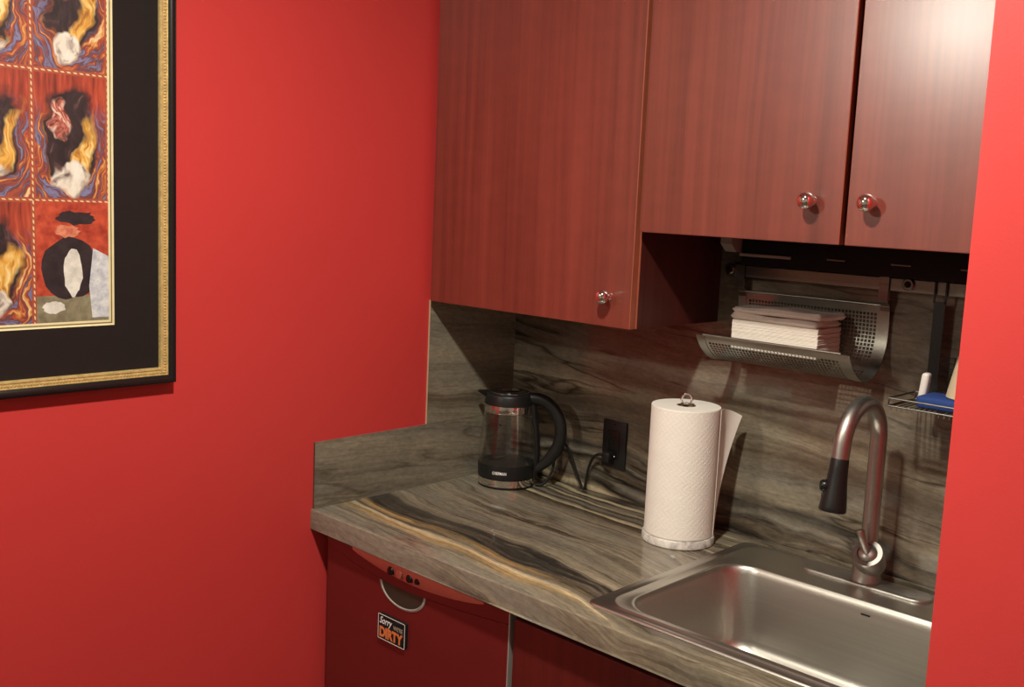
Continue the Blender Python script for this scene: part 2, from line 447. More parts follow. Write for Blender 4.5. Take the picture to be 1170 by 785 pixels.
c2 = thing('wall_cabinet', 'shorter right cherry wall cabinet with two doors above the napkin basket', 'cabinet', (1.0, 0, Z2))
obj('carcass', carcass(.6112, 1.408, -.2895, -.001, Z2 + .001, ZT), [M['wood_dark']], c2, smooth=False)
d = panel_door(c2, .6172, 1.0325, Z2, ZT - .004); knob(d, .9785, 1.630)
d = panel_door(c2, 1.0425, 1.4050, Z2, ZT - .004); knob(d, 1.0850, 1.630)

# ------------------------------------------------------------------ light bar under the right cabinet
lb = thing('under_cabinet_light', 'black light bar with grey end bracket under the right wall cabinet', 'light', (1.0, -.05, 1.53))
obj('housing', box(.70, 1.40, -.070, -.004, 1.4990, 1.5575, bev=.004), M['black_matte'], lb, angle=30)
obj('bracket', prism([(-.105, 1.5575), (-.105, 1.540), (-.085, 1.524), (-.004, 1.520), (-.004, 1.5575)], 'x', .672, .6985), M['grey_metal'], lb, smooth=False)
obj('bracket', box(.6986, .815, -.0745, -.0702, 1.5165, 1.5225, bev=.001, seg=1), M['grey_metal'], lb, smooth=False)
for x in (.910, 1.038, 1.166, 1.294):
    obj('lens', box(x - .019, x + .019, -.0722, -.0702, 1.5205, 1.5235, bev=.0009, seg=2), M['lens_grey'], lb)

# ------------------------------------------------------------------ hanging rail, basket, napkins
rail = thing('hanging_rail', 'brushed steel hanging rail along the back panel under the cabinet', 'rail', (1.0, 0, 1.483))
obj('bar', box(.650, 1.405, -.0225, -.0195, 1.4705, 1.4945, bev=.0007, seg=1), M['rail_steel'], rail, smooth=False)
for x in (.648, 1.036):
    m = obj('mount', lathe([(0, 0), (.006, 0), (.006, .0196), (.0115, .0197), (.0115, .0265), (.0095, .0285), (.0068, .0285), (.0065, .0272), (0, .0272)], n=28, mat=axis_mat((x, 0, 1.4855), (0, -1, 0))), M['rail_steel'], rail)
    obj('screw', lathe([(0, .0274), (.0062, .0274), (.006, .0282), (0, .0284)], n=20, mat=axis_mat((x, 0, 1.4855), (0, -1, 0))), M['black_matte'], m)

bx0, bx1 = .668, .997
bprof = [(-.0142, 1.440), (-.0110, 1.425), (-.0090, 1.405), (-.0095, 1.380), (-.0140, 1.358), (-.0240, 1.336), (-.0390, 1.318), (-.0580, 1.3055), (-.0800, 1.3005), (-.1030, 1.3035), (-.1240, 1.3135), (-.1430, 1.3290), (-.1570, 1.3460), (-.1620, 1.3560)]
bpath = [(0, p[0], p[1]) for p in bprof]
bsm = [(p.y, p.z) for p in smooth_path(bpath, 6)]
bk = thing('napkin_basket', 'perforated steel basket hanging from the rail, holding white napkins', 'basket', (.83, -.08, 1.30))
def perforated():
    # resample the profile evenly, then a grid of cells each with a square hole
    P = [Vector((0, a, b)) for a, b in bsm]; L = [0]
    for a, b in zip(P, P[1:]): L.append(L[-1] + (b - a).length)
    pitch = .0074; tot = L[-1]; nv = int(tot / pitch); nu = int((bx1 - bx0 - .03) / pitch)
    def at(s):
        s = min(max(s, 0), tot)
        for i in range(len(L) - 1):
            if L[i + 1] >= s:
                t = (s - L[i]) / (L[i + 1] - L[i]); return P[i].lerp(P[i + 1], t)
        return P[-1]
    bm = bmesh.new(); x0 = bx0 + .015; pu = (bx1 - bx0 - .03) / nu; pv = tot / nv; cache = {}
    def vert(u, v):
        k = (round(u, 3), round(v, 3))
        if k not in cache:
            p = at(v * pv); cache[k] = bm.verts.new((x0 + u * pu, p.y, p.z))
        return cache[k]
    e = .14
    for i in range(nu):
        for j in range(nv):
            o4 = [(i, j), (i + 1, j), (i + 1, j + 1), (i, j + 1)]
            solid = j < 2 or j >= nv - 2 or i < 1 or i >= nu - 1 or (nv * .40 < j < nv * .47)
            if solid: bm.faces.new([vert(*q) for q in o4]); continue
            i4 = [(i + e, j + e), (i + 1 - e, j + e), (i + 1 - e, j + 1 - e), (i + e, j + 1 - e)]
            for k in range(4): bm.faces.new((vert(*o4[k]), vert(*o4[(k + 1) % 4]), vert(*i4[(k + 1) % 4]), vert(*i4[k])))
    return bm
obj('perforated_tray', perforated(), M['basket_steel'], bk)
def add_rib(x0, x1):
    bm = bmesh.new(); add_ribbon(bm, bsm, x0, x1, .0022); return bm
for xa, xb in ((bx0 - .002, bx0 + .0165), (bx1 - .0165, bx1 + .002)):
    obj('end_rib', add_rib(xa, xb), M['basket_steel'], bk)
    bm = bmesh.new(); xc = (xa + xb) / 2
    add_ribbon(bm, [(-.0165, 1.4835), (-.0165, 1.4968), (-.0195, 1.4988), (-.0245, 1.4988), (-.0262, 1.4960), (-.0262, 1.4530), (-.0245, 1.4480), (-.0180, 1.4440), (-.0142, 1.4400), (-.0125, 1.4300)], xc - .0095, xc + .0095, .002)
    obj('hook', bm, M['rail_steel'], bk, angle=25)
bm = bmesh.new(); add_tube(bm, [(bx0 + .015, -.1622, 1.3568), (bx1 - .015, -.1622, 1.3568)], .0028, 10); obj('front_rim', bm, M['basket_steel'], bk)
bm = bmesh.new(); add_tube(bm, [(bx0 + .015, -.0142, 1.4405), (bx1 - .015, -.0142, 1.4405)], .0024, 10); obj('back_rim', bm, M['basket_steel'], bk)

def napkin_block(x0, x1, y0, y1, z0, z1, layers, jit, seed, sag=0):
    """folded paper layers in one outline: each layer a thin slab with its own offset"""
    rnd = random.Random(seed); bm = bmesh.new(); h = (z1 - z0) / layers
    for i in range(layers):
        dx, dy = rnd.uniform(-jit, jit), rnd.uniform(-jit, jit)
        a = rnd.uniform(-.006, .006)
        b2 = bmesh.new(); add_box(b2, x0 + dx, x1 + dx + rnd.uniform(-jit, jit) * 2, y0 + dy, y1 + dy, z0 + i * h, z0 + (i + .985) * h, bev=min(h * .3, .0015), seg=1)
        bmesh.ops.rotate(b2, verts=b2.verts[:], cent=((x0 + x1) / 2, (y0 + y1) / 2, z0), matrix=Matrix.Rotation(a, 3, 'Z'))
        me = bpy.data.meshes.new('tmp'); b2.to_mesh(me); b2.free(); bm.from_mesh(me); bpy.data.meshes.remove(me)
    return bm
o = obj('napkin_stack', napkin_block(.7215, .9110, -.1200, -.0270, 1.3330, 1.3905, 26, .0004, 3), M['paper'], smooth=False)
tag(o, 'thick block of stacked white paper napkins lying in the perforated basket', 'napkins', kind='stuff')
def folded(x0, x1, y0, y1, z0, h, seed, skew):
    """a loosely folded napkin: rounded front fold, slightly wavy top"""
    rnd = random.Random(seed); nx, ny = 40, 36
    bm = bmesh.new(); ph = rnd.uniform(0, 6)
    top = {}; bot = {}
    for i in range(nx + 1):
        for j in range(ny + 1):
            u, v = i / nx, j / ny
            x = x0 + u * (x1 - x0) + skew * v; y = y0 + v * (y1 - y0) + .003 * math.sin(5 * u + ph)
            edge = min(u * 2, (1 - u) * 2, v, (1 - v))
            rr = (max(0, 1 - (1 - min(1, edge / .075)) ** 2)) ** .5
            w = .0016 * math.sin(9 * u + ph) + .0012 * math.sin(7 * v + 3 * u + ph)
            top[i, j] = bm.verts.new((x, y, z0 + h * .5 + (h * .5 + w) * rr)); 
            bot[i, j] = bm.verts.new((x, y, z0 + h * .5 - h * .5 * rr))
    for i in range(nx):
        for j in range(ny):
            bm.faces.new((top[i, j], top[i + 1, j], top[i + 1, j + 1], top[i, j + 1])); bm.faces.new((bot[i, j], bot[i, j + 1], bot[i + 1, j + 1], bot[i + 1, j]))
    for i in range(nx):
        bm.faces.new((top[i, 0], bot[i, 0], bot[i + 1, 0], top[i + 1, 0])); bm.faces.new((top[i, ny], top[i + 1, ny], bot[i + 1, ny], bot[i, ny]))
    for j in range(ny):
        bm.faces.new((top[0, j], top[0, j + 1], bot[0, j + 1], bot[0, j])); bm.faces.new((top[nx, j], bot[nx, j], bot[nx, j + 1], top[nx, j + 1]))
    return bm
o = obj('napkin', folded(.7170, .9090, -.1220, -.0300, 1.3910, .0130, 1, .004), M['paper'], angle=70)
tag(o, 'loosely folded white napkin directly on the napkin block, under another', 'napkin')
o = obj('napkin', folded(.7200, .9120, -.1190, -.0280, 1.4050, .0140, 5, .008), M['paper'], angle=70)
tag(o, 'topmost folded white napkin in the perforated basket', 'napkin')

# ------------------------------------------------------------------ hanging wire rack at the right end of the rail
rk = thing('hanging_wire_shelf', 'dark wire shelf hanging from the right end of the rail beside the red wall', 'shelf', (1.22, -.07, 1.275))
def strap(xc):
    bm = bmesh.new()
    for s in (-1, 1): add_box(bm, xc + s * .0105 - .0015, xc + s * .0105 + .0015, -.0275, -.0250, 1.4560, 1.4980)
    add_box(bm, xc - .0120, xc + .0120, -.0275, -.0155, 1.4950, 1.4980); add_box(bm, xc - .0120, xc + .0120, -.0275, -.0250, 1.4560, 1.4590)
    add_box(bm, xc - .0105, xc + .0105, -.0258, -.0240, 1.2850, 1.4575)
    return bm
for xc in (1.098, 1.345): obj('strap', strap(xc), M['black'], rk, smooth=False)
def wire_tray():
    bm = bmesh.new(); x0, x1, y0, y1, z = 1.066, 1.395, -.132, -.018, 1.272
    for zz in (z, z + .014):
        add_tube(bm, [(x0, y0, zz), (x1, y0, zz), (x1, y1, zz), (x0, y1, zz), (x0, y0, zz)], .0018, 8)
    k = 0
    x = x0 + .006
    while x < x1:
        add_tube(bm, [(x, y1, z), (x, y0, z), (x, y0 - .001, z - .007)], .0011, 6); x += .0095
    for xx in (x0, x1):
        for yy in (y0, y1): add_tube(bm, [(xx, yy, z), (xx, yy, z + .014)], .0016, 6)
    return bm
obj('tray', wire_tray(), M['dark_wire'], rk)
def wire_back():
    bm = bmesh.new()
    x = 1.125
    while x < 1.335: add_tube(bm, [(x, -.0235, 1.286), (x, -.0235, 1.36)], .0009, 6); x += .010
    for k in range(8): add_tube(bm, [(1.105, -.0235, 1.288 + .01 * k), (1.338, -.0235, 1.288 + .01 * k)], .0009, 6)
    return bm
obj('back_mesh', wire_back(), M['black'], rk)
bm = bmesh.new(); add_box(bm, 1.108, 1.215, -.118, -.045, 1.2741, 1.2960, bev=.006, seg=3)
tag(obj('sponge', bm, M['blue'], angle=60), 'blue sponge lying on the wire shelf next to the red wall', 'sponge')
bm = bmesh.new(); add_box(bm, 1.0925, 1.1065, -.078, -.060, 1.2741, 1.332, bev=.005, seg=3)
for v in bm.verts: v.co.x += (v.co.z - 1.274) * .10
tag(obj('scrub_brush_handle', bm, M['white_plastic'], angle=60), 'small white plastic handle standing on the wire shelf beside the blue sponge', 'handle')
bm = lathe([(0, 0), (.042, 0), (.044, .002), (.030, .075), (.027, .075), (.040, .004), (0, .003)], (1.19, -.0715, 1.2965), 40)
tag(obj('paper_cup', bm, M['beige'], angle=50), 'beige tapered cup upside down on the sponge, half hidden by the red wall', 'cup')

# ------------------------------------------------------------------ electrical outlet
ot = thing('wall_outlet', 'black wall outlet on the back panel between kettle and towel roll', 'outlet', (.3511, 0, 1.0427))
ox, oz = .3511, 1.0427
obj('cover_plate', box(ox - .035, ox + .035, -.006, -.0002, oz - .0572, oz + .0572, bev=.0015), M['black'], ot, angle=30)
rc = obj('receptacle', box(ox - .0168, ox + .0168, -.0085, -.006, oz - .0335, oz + .0335, bev=.0012), M['black_gloss'], ot, angle=30)
bm = bmesh.new()
for zz in (oz + .018,):
    add_box(bm, ox - .008, ox - .0062, -.0089, -.0084, zz - .004, zz + .004); add_box(bm, ox + .0062, ox + .008, -.0089, -.0084, zz - .004, zz + .004)
    add_box(bm, ox - .002, ox + .002, -.0089, -.0084, zz - .011, zz - .007)
obj('socket_slots', bm, M['black_matte'], rc, smooth=False)
for s in (-1, 1):
    obj('screw', lathe([(0, 0), (.003, 0), (.0028, .0008), (0, .001)], n=16, mat=axis_mat((ox, -.006, oz + s * .0485), (0, -1, 0))), M['black_gloss'], ot)
LED = NT('white pilot light'); LED.b.inputs['Emission Color'].default_value = (1, .95, .85, 1); LED.b.inputs['Emission Strength'].default_value = 1.5
obj('pilot_light', lathe([(0, 0), (.0013, 0), (.001, .0005), (0, .0006)], n=12, mat=axis_mat((ox + .0045, -.0085, oz - .0285), (0, -1, 0))), LED.m, rc)

# ------------------------------------------------------------------ kettle
kx, ky = .1122, -.1222
hd = math.radians(27)                       # the handle's direction
ku = Vector((math.cos(hd), math.sin(hd), 0))
def kp(r, z, s=0): return Vector((kx, ky, H)) + ku * r + Vector((0, 0, z)) + Vector((-ku.y, ku.x, 0)) * s
kt = thing('electric_kettle', 'clear glass electric kettle with black lid, handle and base band', 'kettle', (kx, ky, H))
obj('power_base', lathe([(0, .0005), (.067, .0005), (.0690, .0015), (.0690, .0035), (.067, .0045), (0, .0045)], (kx, ky, H), 64), M['black'], kt)
obj('steel_ring', lathe([(0, .0047), (.068, .0047), (.0700, .006), (.0698, .0225), (.067, .0235), (0, .0235)], (kx, ky, H), 64), M['chrome'], kt)
obj('base_band', lathe([(0, .0237), (.0690, .0237), (.0708, .0255), (.0712, .052), (.0708, .0572), (.066, .0572), (.0655, .0500), (0, .0480)], (kx, ky, H), 64), M['black'], kt)
obj('glass_body', lathe([(.0702, .0573), (.0712, .075), (.0706, .095), (.0686, .120), (.0656, .145), (.0622, .168), (.0600, .1835), (.0580, .1835), (.0602, .168), (.0636, .145), (.0666, .120), (.0686, .095), (.0692, .075), (.0682, .0573)], (kx, ky, H), 64), M['glass'], kt)
obj('steel_collar', lathe([(.0570, .1836), (.0606, .1836), (.0610, .186), (.0602, .2016), (.0570, .2016)], (kx, ky, H), 64), M['chrome'], kt)
hdm = obj('lid_housing', lathe([(.0565, .2018), (.0606, .2018), (.0600, .2100), (.0575, .2230), (.0560, .2272), (.0530, .2290), (.0470, .2292), (.0460, .2270), (0, .2270)], (kx, ky, H), 64), M['black'], kt)
def spout():
    bm = bmesh.new(); rows = []
    for t in (0, .35, .7, 1):
        r = -.052 - .028 * t; w = .026 * (1 - t) + .004; zt = .2265 + .001 * t; zb = .206 + .015 * t
        rows.append([bm.verts.new(kp(r, zt, -w)), bm.verts.new(kp(r, zt, w)), bm.verts.new(kp(r - .002, (zt + zb) / 2, w * .75)), bm.verts.new(kp(r + .003, zb, 0)), bm.verts.new(kp(r - .002, (zt + zb) / 2, -w * .75))])
    for a, b in zip(rows, rows[1:]):
        for k in range(5): bm.faces.new((a[k], a[(k + 1) % 5], b[(k + 1) % 5], b[k]))
    bm.faces.new(rows[-1]); bm.faces.new(rows[0]); return bm
obj('spout', spout(), M['black'], kt, angle=60)
ld = obj('lid', lathe([(0, .2275), (.0455, .2275), (.0455, .2305), (.0440, .2330), (.0400, .2342), (.030, .2342), (.0285, .2325), (.0, .2322)], (kx, ky, H), 48), M['black_gloss'], kt)
obj('lid_ring', lathe([(.0462, .2295), (.0478, .2298), (.0480, .2318), (.0462, .2325)], (kx, ky, H), 48), M['chrome'], ld)
obj('lid_button', lathe([(0, .2322), (.0235, .2322), (.0235, .2352), (.0205, .2368), (.012, .2374), (0, .2374)], (kx, ky, H), 40), M['chrome'], ld)
hp = smooth_path([kp(.046, .2165), kp(.066, .2195), (kp(.090, .2150)), kp(.1130, .1980), kp(.1285, .1700), kp(.1330, .1380), kp(.1270, .1060), kp(.1100, .0770), kp(.0900, .0560), kp(.0715, .0420)], 6)
nn = len(hp); rr = []
for i in range(nn):
    t = i / (nn - 1); rr.append(.0150 if t < .75 else .0150 - .0060 * (t - .75) / .25)
hm = obj('handle', tube(hp, rr, 18, flat=(1.0, .82)), M['black'], kt, angle=60)
sp = smooth_path([kp(.0620, .2050), kp(.0660, .175), kp(.0720, .140), kp(.0755, .105), kp(.0765, .075), kp(.0745, .048), kp(.0720, .030)], 6)
obj('handle_spine', tube(sp, .0082, 12, flat=(.65, 1.0)), M['black'], kt, angle=60)
# brand lettering bent round the base band, facing the viewer's left of centre
tb = text_mesh('CHEFMAN', .012, bold=.0003, extrude=.00015)
vang = math.atan2(-1.9589 - ky, 1.8632 - kx)            # direction of the viewer from the kettle
def ktxt(u, w, e):
    a = vang + u / .0715; r = .0714 + .0002 + e
    return Vector((kx + r * math.cos(a), ky + r * math.sin(a), H + w))
obj('brand_lettering', fit_text(tb, -.0355, .0000, .0375, .0450, ktxt), M['white_ink'], kt, smooth=False)
# level marks on the glass
bm = bmesh.new()
for (a0, a1, z0, z1) in ((-.36, -.26, .157, .1605),):
    for k in range(1):
        pts = []
        for (a, z) in ((a0, z0), (a1, z0), (a1, z1), (a0, z1)):
            ang = vang + a; r = .0665 - (z - .14) * .11
            pts.append(bm.verts.new((kx + r * math.cos(ang), ky + r * math.sin(ang), H + z)))
        bm.faces.new(pts)
obj('level_mark', bm, M['black_matte'], kt, smooth=False)
# cord and plug
cp = smooth_path([(kx + .066, ky + .035, H + .006), (kx + .085, ky + .045, H + .010), (kx + .098, ky + .060, H + .045), (kx + .095, ky + .072, H + .095), (kx + .104, ky + .086, H + .112), (.232, -.026, H + .090), (.250, -.020, H + .045), (.266, -.014, H + .008), (.2745, -.013, H + .006), (.2780, -.0135, H + .026), (.2860, -.016, H + .058), (.3020, -.021, H + .088), (.3220, -.026, H + .1010), (.336, -.027, H + .1020)], 8)
obj('power_cord', tube(cp, .0034, 10), M['black'], kt, angle=60)
obj('plug', box(.336, .358, -.032, -.0088, H + .088, H + .112, bev=.004), M['black'], kt, angle=40)

# ------------------------------------------------------------------ paper towel on its holder
tx, ty = .6431, -.1457
th = thing('paper_towel_holder', 'round white marble paper towel holder with a looped metal top', 'towel holder', (tx, ty, H))
obj('base', lathe([(0, .0005), (.0745, .0005), (.0760, .002), (.0760, .0155), (.0745, .0175), (0, .0175)], (tx, ty, H), 64), M['marble'], th)
obj('rod', lathe([(0, .0175), (.0045, .0175), (.0045, .294), (0, .294)], (tx, ty, H), 16), M['chrome'], th)
lp = [(tx + .011 * math.sin(a) * .72, ty + .011 * math.sin(a) * .69, H + .3005 - .0125 * math.cos(a)) for a in [2 * PI * k / 28 for k in range(29)]]
obj('loop_finial', tube(lp, .0026, 10), M['chrome'], th)
def towel_mat():
    t = NT('embossed paper towel'); x, y, z, p = t.pos()
    t.bump(t.noise(p, 700, 3), .25, .0006)
    t.l(t.ramp(t.noise(p, 30, 3), [(.3, (.85, .82, .75)), (.7, (.88, .85, .78))]), t.b.inputs['Base Color'])
    t.b.inputs['Roughness'].default_value = .95; t.b.inputs['Specular IOR Level'].default_value = .1
    return t.m
M['towel'] = towel_mat()
rl = thing('paper_towel_roll', 'white embossed paper towel roll with a loose end sheet, standing on the marble holder', 'paper towel', (tx, ty, H + .0175))
z0, z1 = .0180, .2890
def embossed_roll():
    """the roll with its embossing pressed into the mesh: dashed diamond lattice with scattered double rings"""
    R = .0720; n = 420; m = 250; bm = bmesh.new(); rnd = random.Random(11); cir = 2 * PI * R
    centres = []
    P = cir / 18                                            # lattice pitch
    rows_ = int((z1 - z0) / P) + 1
    for r in range(rows_):
        for c in range(18):
            if (c * 2 + r * 5) % 7 == 0: centres.append(((c + .5 * (r % 2)) * P, z0 + (r + .5) * P))
    grid = {}
    for c in centres: grid.setdefault(int(c[1] / .02), []).append(c)
    def dent(u, z):
        for k in (-1, 0, 1):
            for cu, cz in grid.get(int(z / .02) + k, ()):
                du = abs(u - cu) % cir; du = min(du, cir - du); d = math.hypot(du, z - cz)
                if d < .0092:
                    return max(0, 1 - abs(d - .0066) / .0013) + max(0, 1 - abs(d - .0030) / .0013)
        a = (u + z) / (P * .5); b = (u - z) / (P * .5); fa = abs(a - math.floor(a) - .5) ; fb = abs(b - math.floor(b) - .5)
        sel = (math.floor(a) * 3 + math.floor(b) * 5) % 4
        if sel < 2: return max(0, 1 - fa / .16) if fb < .40 else 0
        return max(0, 1 - fb / .16) if fa < .40 else 0
    rings = []
    def ring(r, h): return [bm.verts.new((tx + r * math.cos(2 * PI * k / n), ty + r * math.sin(2 * PI * k / n), H + h)) for k in range(n)]
    rings.append(ring(.0200, z0 + .01)); rings.append(ring(.0200, z0)); rings.append(ring(.0705, z0))
    for j_ in range(m + 1):
        h = z0 + .002 + (z1 - z0 - .004) * j_ / m
        rings.append([bm.verts.new((tx + (R - .00048 * dent(cir * k / n, h)) * math.cos(2 * PI * k / n), ty + (R - .00048 * dent(cir * k / n, h)) * math.sin(2 * PI * k / n), H + h)) for k in range(n)])
    for r, h in ((.0712, z1), (.058, z1 + .0004), (.045, z1), (.032, z1 + .0004), (.0205, z1), (.0200, z1 - .01)): rings.append(ring(r, h))
    for A, B in zip(rings, rings[1:]):
        for k in range(n): bm.faces.new((A[k], A[(k + 1) % n], B[(k + 1) % n], B[k]))
    return bm
obj('roll', embossed_roll(), M['towel'], rl, angle=60)
obj('cardboard_core', lathe([(.0182, z0), (.0199, z0), (.0199, z1 - .0004), (.0182, z1 - .0004)], (tx, ty, H), 40), M['cardboard'], rl)
def loose_sheet():
    bm = bmesh.new(); rgt = Vector((.83, .56, 0)).normalized(); away = Vector((-.56, .83, 0)).normalized()
    nu, nv = 16, 24; g = {}; th_ = .0011
    for sd in (0, 1):
        for i in range(nu + 1):
            for j in range(nv + 1):
                u, v = i / nu, j / nv
                a = math.radians(34) - u * 0
                ext = (.012 + .066 * v ** 1.05)
                # starts tangent at the roll's right side, curls outward
                p0 = Vector((tx, ty, 0)) + .0722 * (rgt * math.cos(math.radians(-12)) + away * math.sin(math.radians(-12)))
                s = u * ext
                pt = p0 + away * (s * .80 + .010 * math.sin(PI * u) * v) + rgt * (s * s * 4.6 + s * .22 * v) 
                z = z0 + .001 + v * (z1 - z0 - .004) - .020 * u * u * v
                off = rgt * (th_ * (sd + .4))
                g[sd, i, j] = bm.verts.new((pt.x + off.x, pt.y + off.y, H + z))
    for i in range(nu):
        for j in range(nv):
            bm.faces.new((g[0, i, j], g[0, i + 1, j], g[0, i + 1, j + 1], g[0, i, j + 1])); bm.faces.new((g[1, i, j], g[1, i, j + 1], g[1, i + 1, j + 1], g[1, i + 1, j]))
    for i in range(nu):
        for j in (0, nv): bm.faces.new((g[0, i, j], g[1, i, j], g[1, i + 1, j], g[0, i + 1, j]))
    for j in range(nv):
        for i in (0, nu): bm.faces.new((g[0, i, j], g[0, i, j + 1], g[1, i, j + 1], g[1, i, j]))
    return bm
obj('loose_sheet', loose_sheet(), M['towel'], rl, angle=60)

# ------------------------------------------------------------------ sink
def rrect(x0, x1, y0, y1, r, z, n=10):
    pts = []
    for (cx, cy, a0) in ((x1 - r, y1 - r, 0), (x0 + r, y1 - r, 90), (x0 + r, y0 + r, 180), (x1 - r, y0 + r, 270)):
        for k in range(n + 1):
            a = math.radians(a0 + 90 * k / n); pts.append((cx + r * math.cos(a), cy + r * math.sin(a), z))
    return pts
SX0, SX1, SY0, SY1 = .747, 1.392, -.5735, -.046
def sink_shell():
    bm = bmesh.new(); loops = []
    def add(ix, iyf, iyb, r, z):
        loops.append(rrect(SX0 + ix, SX1 - ix, SY0 + iyf, SY1 - iyb, r, H + z))
    add(0, 0, 0, .020, .0004); add(.0004, .0004, .0004, .020, .0020); add(.0035, .0035, .0035, .020, .0038); add(.0060, .0060, .0060, .020, .0036)
    add(.0225, .0200, .0120, .045, .0034); add(.0245, .0215, .0140, .045, .0052); add(.0265, .0230, .0160, .045, .0052); add(.0300, .0250, .0190, .044, .0040)
    add(.0450, .0330, .1270, .060, .0036); add(.0480, .0350, .1300, .060, .0040); add(.0505, .0370, .1325, .060, .0028); add(.0530, .0390, .1350, .060, -.0020)
    add(.0560, .0420, .1380, .060, -.0120); add(.0680, .0540, .1480, .060, -.1350)
    for k in range(1, 8):
        a = k / 7 * PI / 2; add(.0680 + .038 * (1 - math.cos(a)), .0540 + .038 * (1 - math.cos(a)), .1480 + .038 * (1 - math.cos(a)), .060, -.1350 - .038 * math.sin(a))
    add(.19, .15, .25, .050, -.1765)
    rings = [[bm.verts.new(p) for p in L] for L in loops]; n = len(rings[0])
    for a, b in zip(rings, rings[1:]):
        for k in range(n): bm.faces.new((a[k], a[(k + 1) % n], b[(k + 1) % n], b[k]))
    # floor down to the drain ring
    cx, cy = 1.07, -.36; last = rings[-1]
    dr = []
    for v in last:
        a = math.atan2(v.co.y - cy, v.co.x - cx); dr.append(bm.verts.new((cx + .045 * math.cos(a), cy + .045 * math.sin(a), H - .1785)))
    for k in range(n): bm.faces.new((last[k], last[(k + 1) % n], dr[(k + 1) % n], dr[k]))
    d2 = [bm.verts.new((cx + (v.co.x - cx) * .8, cy + (v.co.y - cy) * .8, H - .184)) for v in dr]
    for k in range(n): bm.faces.new((dr[k], dr[(k + 1) % n], d2[(k + 1) % n], d2[k]))
    return bm
sk = thing('kitchen_sink', 'brushed stainless steel drop-in sink with raised rim set in the countertop', 'sink', (1.07, -.31, H))
obj('basin', sink_shell(), M['steel'], sk, angle=60)
obj('drain', lathe([(.0365, -.183), (.036, -.1835), (.030, -.1880), (.012, -.1885), (.011, -.1860), (0, -.1855)], (1.07, -.36, H), 40), M['chrome'], sk)
obj('overflow_slot', box(1.075, 1.092, -.1865, -.1848, H - .020, H - .0175), M['black_matte'], sk, smooth=False)

# ------------------------------------------------------------------ faucet
fx, fy = 1.034, -.0870
fc = thing('faucet', 'brushed nickel gooseneck pull-down faucet with black spray head behind the sink', 'faucet', (fx, fy, H))
ZD = H + .0056
def plate():
    bm = bmesh.new(); rings = []
    for ins, z in ((0, 0), (0, .0030), (.0015, .0048), (.004, .0056)):
        rings.append([bm.verts.new(p) for p in rrect(fx - .128 + ins, fx + .128 - ins, fy - .030 + ins, fy + .030 - ins, .0295 - ins, ZD - .0015 + z)])
    n = len(rings[0])
    for a, b in zip(rings, rings[1:]):
        for k in range(n): bm.faces.new((a[k], a[(k + 1) % n], b[(k + 1) % n], b[k]))
    bm.faces.new(rings[-1]); bm.faces.new(rings[0]); return bm
obj('deck_plate', plate(), M['nickel'], fc, angle=40)
ZP = ZD + .0042
obj('body', lathe([(0, 0), (.0275, 0), (.0280, .002), (.0262, .012), (.0255, .030), (.0262, .048), (.0275, .060), (.0255, .068), (.0185, .074), (0, .074)], (fx, fy, ZP), 40), M['nickel'], fc, angle=50)
ax = Vector((.12, -.72, .69)).normalized(); capc = Vector((1.0455, -.1160, .9865)); base_ = capc - ax * .045
vb = obj('valve_housing', lathe([(.0, 0), (.0270, 0), (.0285, .010), (.0285, .043), (.0272, .045), (.0190, .045), (.0185, .042), (.0, .0415)], n=40, mat=axis_mat(base_, ax)), M['nickel'], fc, angle=50)
obj('valve_dome', lathe([(.0182, .0417), (.0170, .045), (.0120, .049), (.006, .0505), (0, .051)], n=32, mat=axis_mat(base_, ax)), M['nickel'], vb)
l0 = capc + ax * .002
obj('lever_handle', tube([l0, l0 + Vector((-.003, -.006, .012)), l0 + Vector((-.008, -.010, .028)), l0 + Vector((-.011, -.012, .040)), l0 + Vector((-.0118, -.0125, .043))], [.0060, .0068, .0076, .0076, .0062], 16), M['nickel'], fc, angle=60)
R_ = .0735; zc_ = 1.1985
path = [Vector((fx, fy, ZP + .070)), Vector((fx, fy, 1.08)), Vector((fx, fy, 1.15))]
for k in range(0, 25):
    a = math.radians(172) * k / 24; path.append(Vector((fx, fy - R_ + R_ * math.cos(a), zc_ + R_ * math.sin(a))))
endp = path[-1]; dirn = Vector((0, -math.sin(math.radians(8)), -math.cos(math.radians(8))))
path.append(endp + dirn * .012); path.append(endp + dirn * .026)
obj('gooseneck_spout', tube(path, .0155, 24), M['nickel'], fc, angle=60)
s0 = endp + dirn * .026
shd = obj('spray_head', lathe([(0, 0), (.0150, 0), (.0160, .003), (.0165, .020), (.0185, .045), (.0215, .068), (.0235, .086), (.0238, .093), (.0225, .095), (.0, .095)], n=36, mat=axis_mat(s0, dirn)), M['black'], fc, angle=50)
bd = Vector((-.80, -.60, 0)); bc = s0 + dirn * .050 + bd * .0175
obj('spray_button', lathe([(0, -.006), (.0105, -.006), (.0115, 0), (.0108, .0060), (.0075, .0100), (0, .0112)], n=24, mat=axis_mat(bc, bd)), M['black_gloss'], shd)
b2 = bc + dirn * .017 + bd * .002
obj('spray_button', lathe([(0, -.004), (.0045, -.004), (.0050, 0), (.0035, .0030), (0, .0038)], n=20, mat=axis_mat(b2, bd)), M['black'], shd)

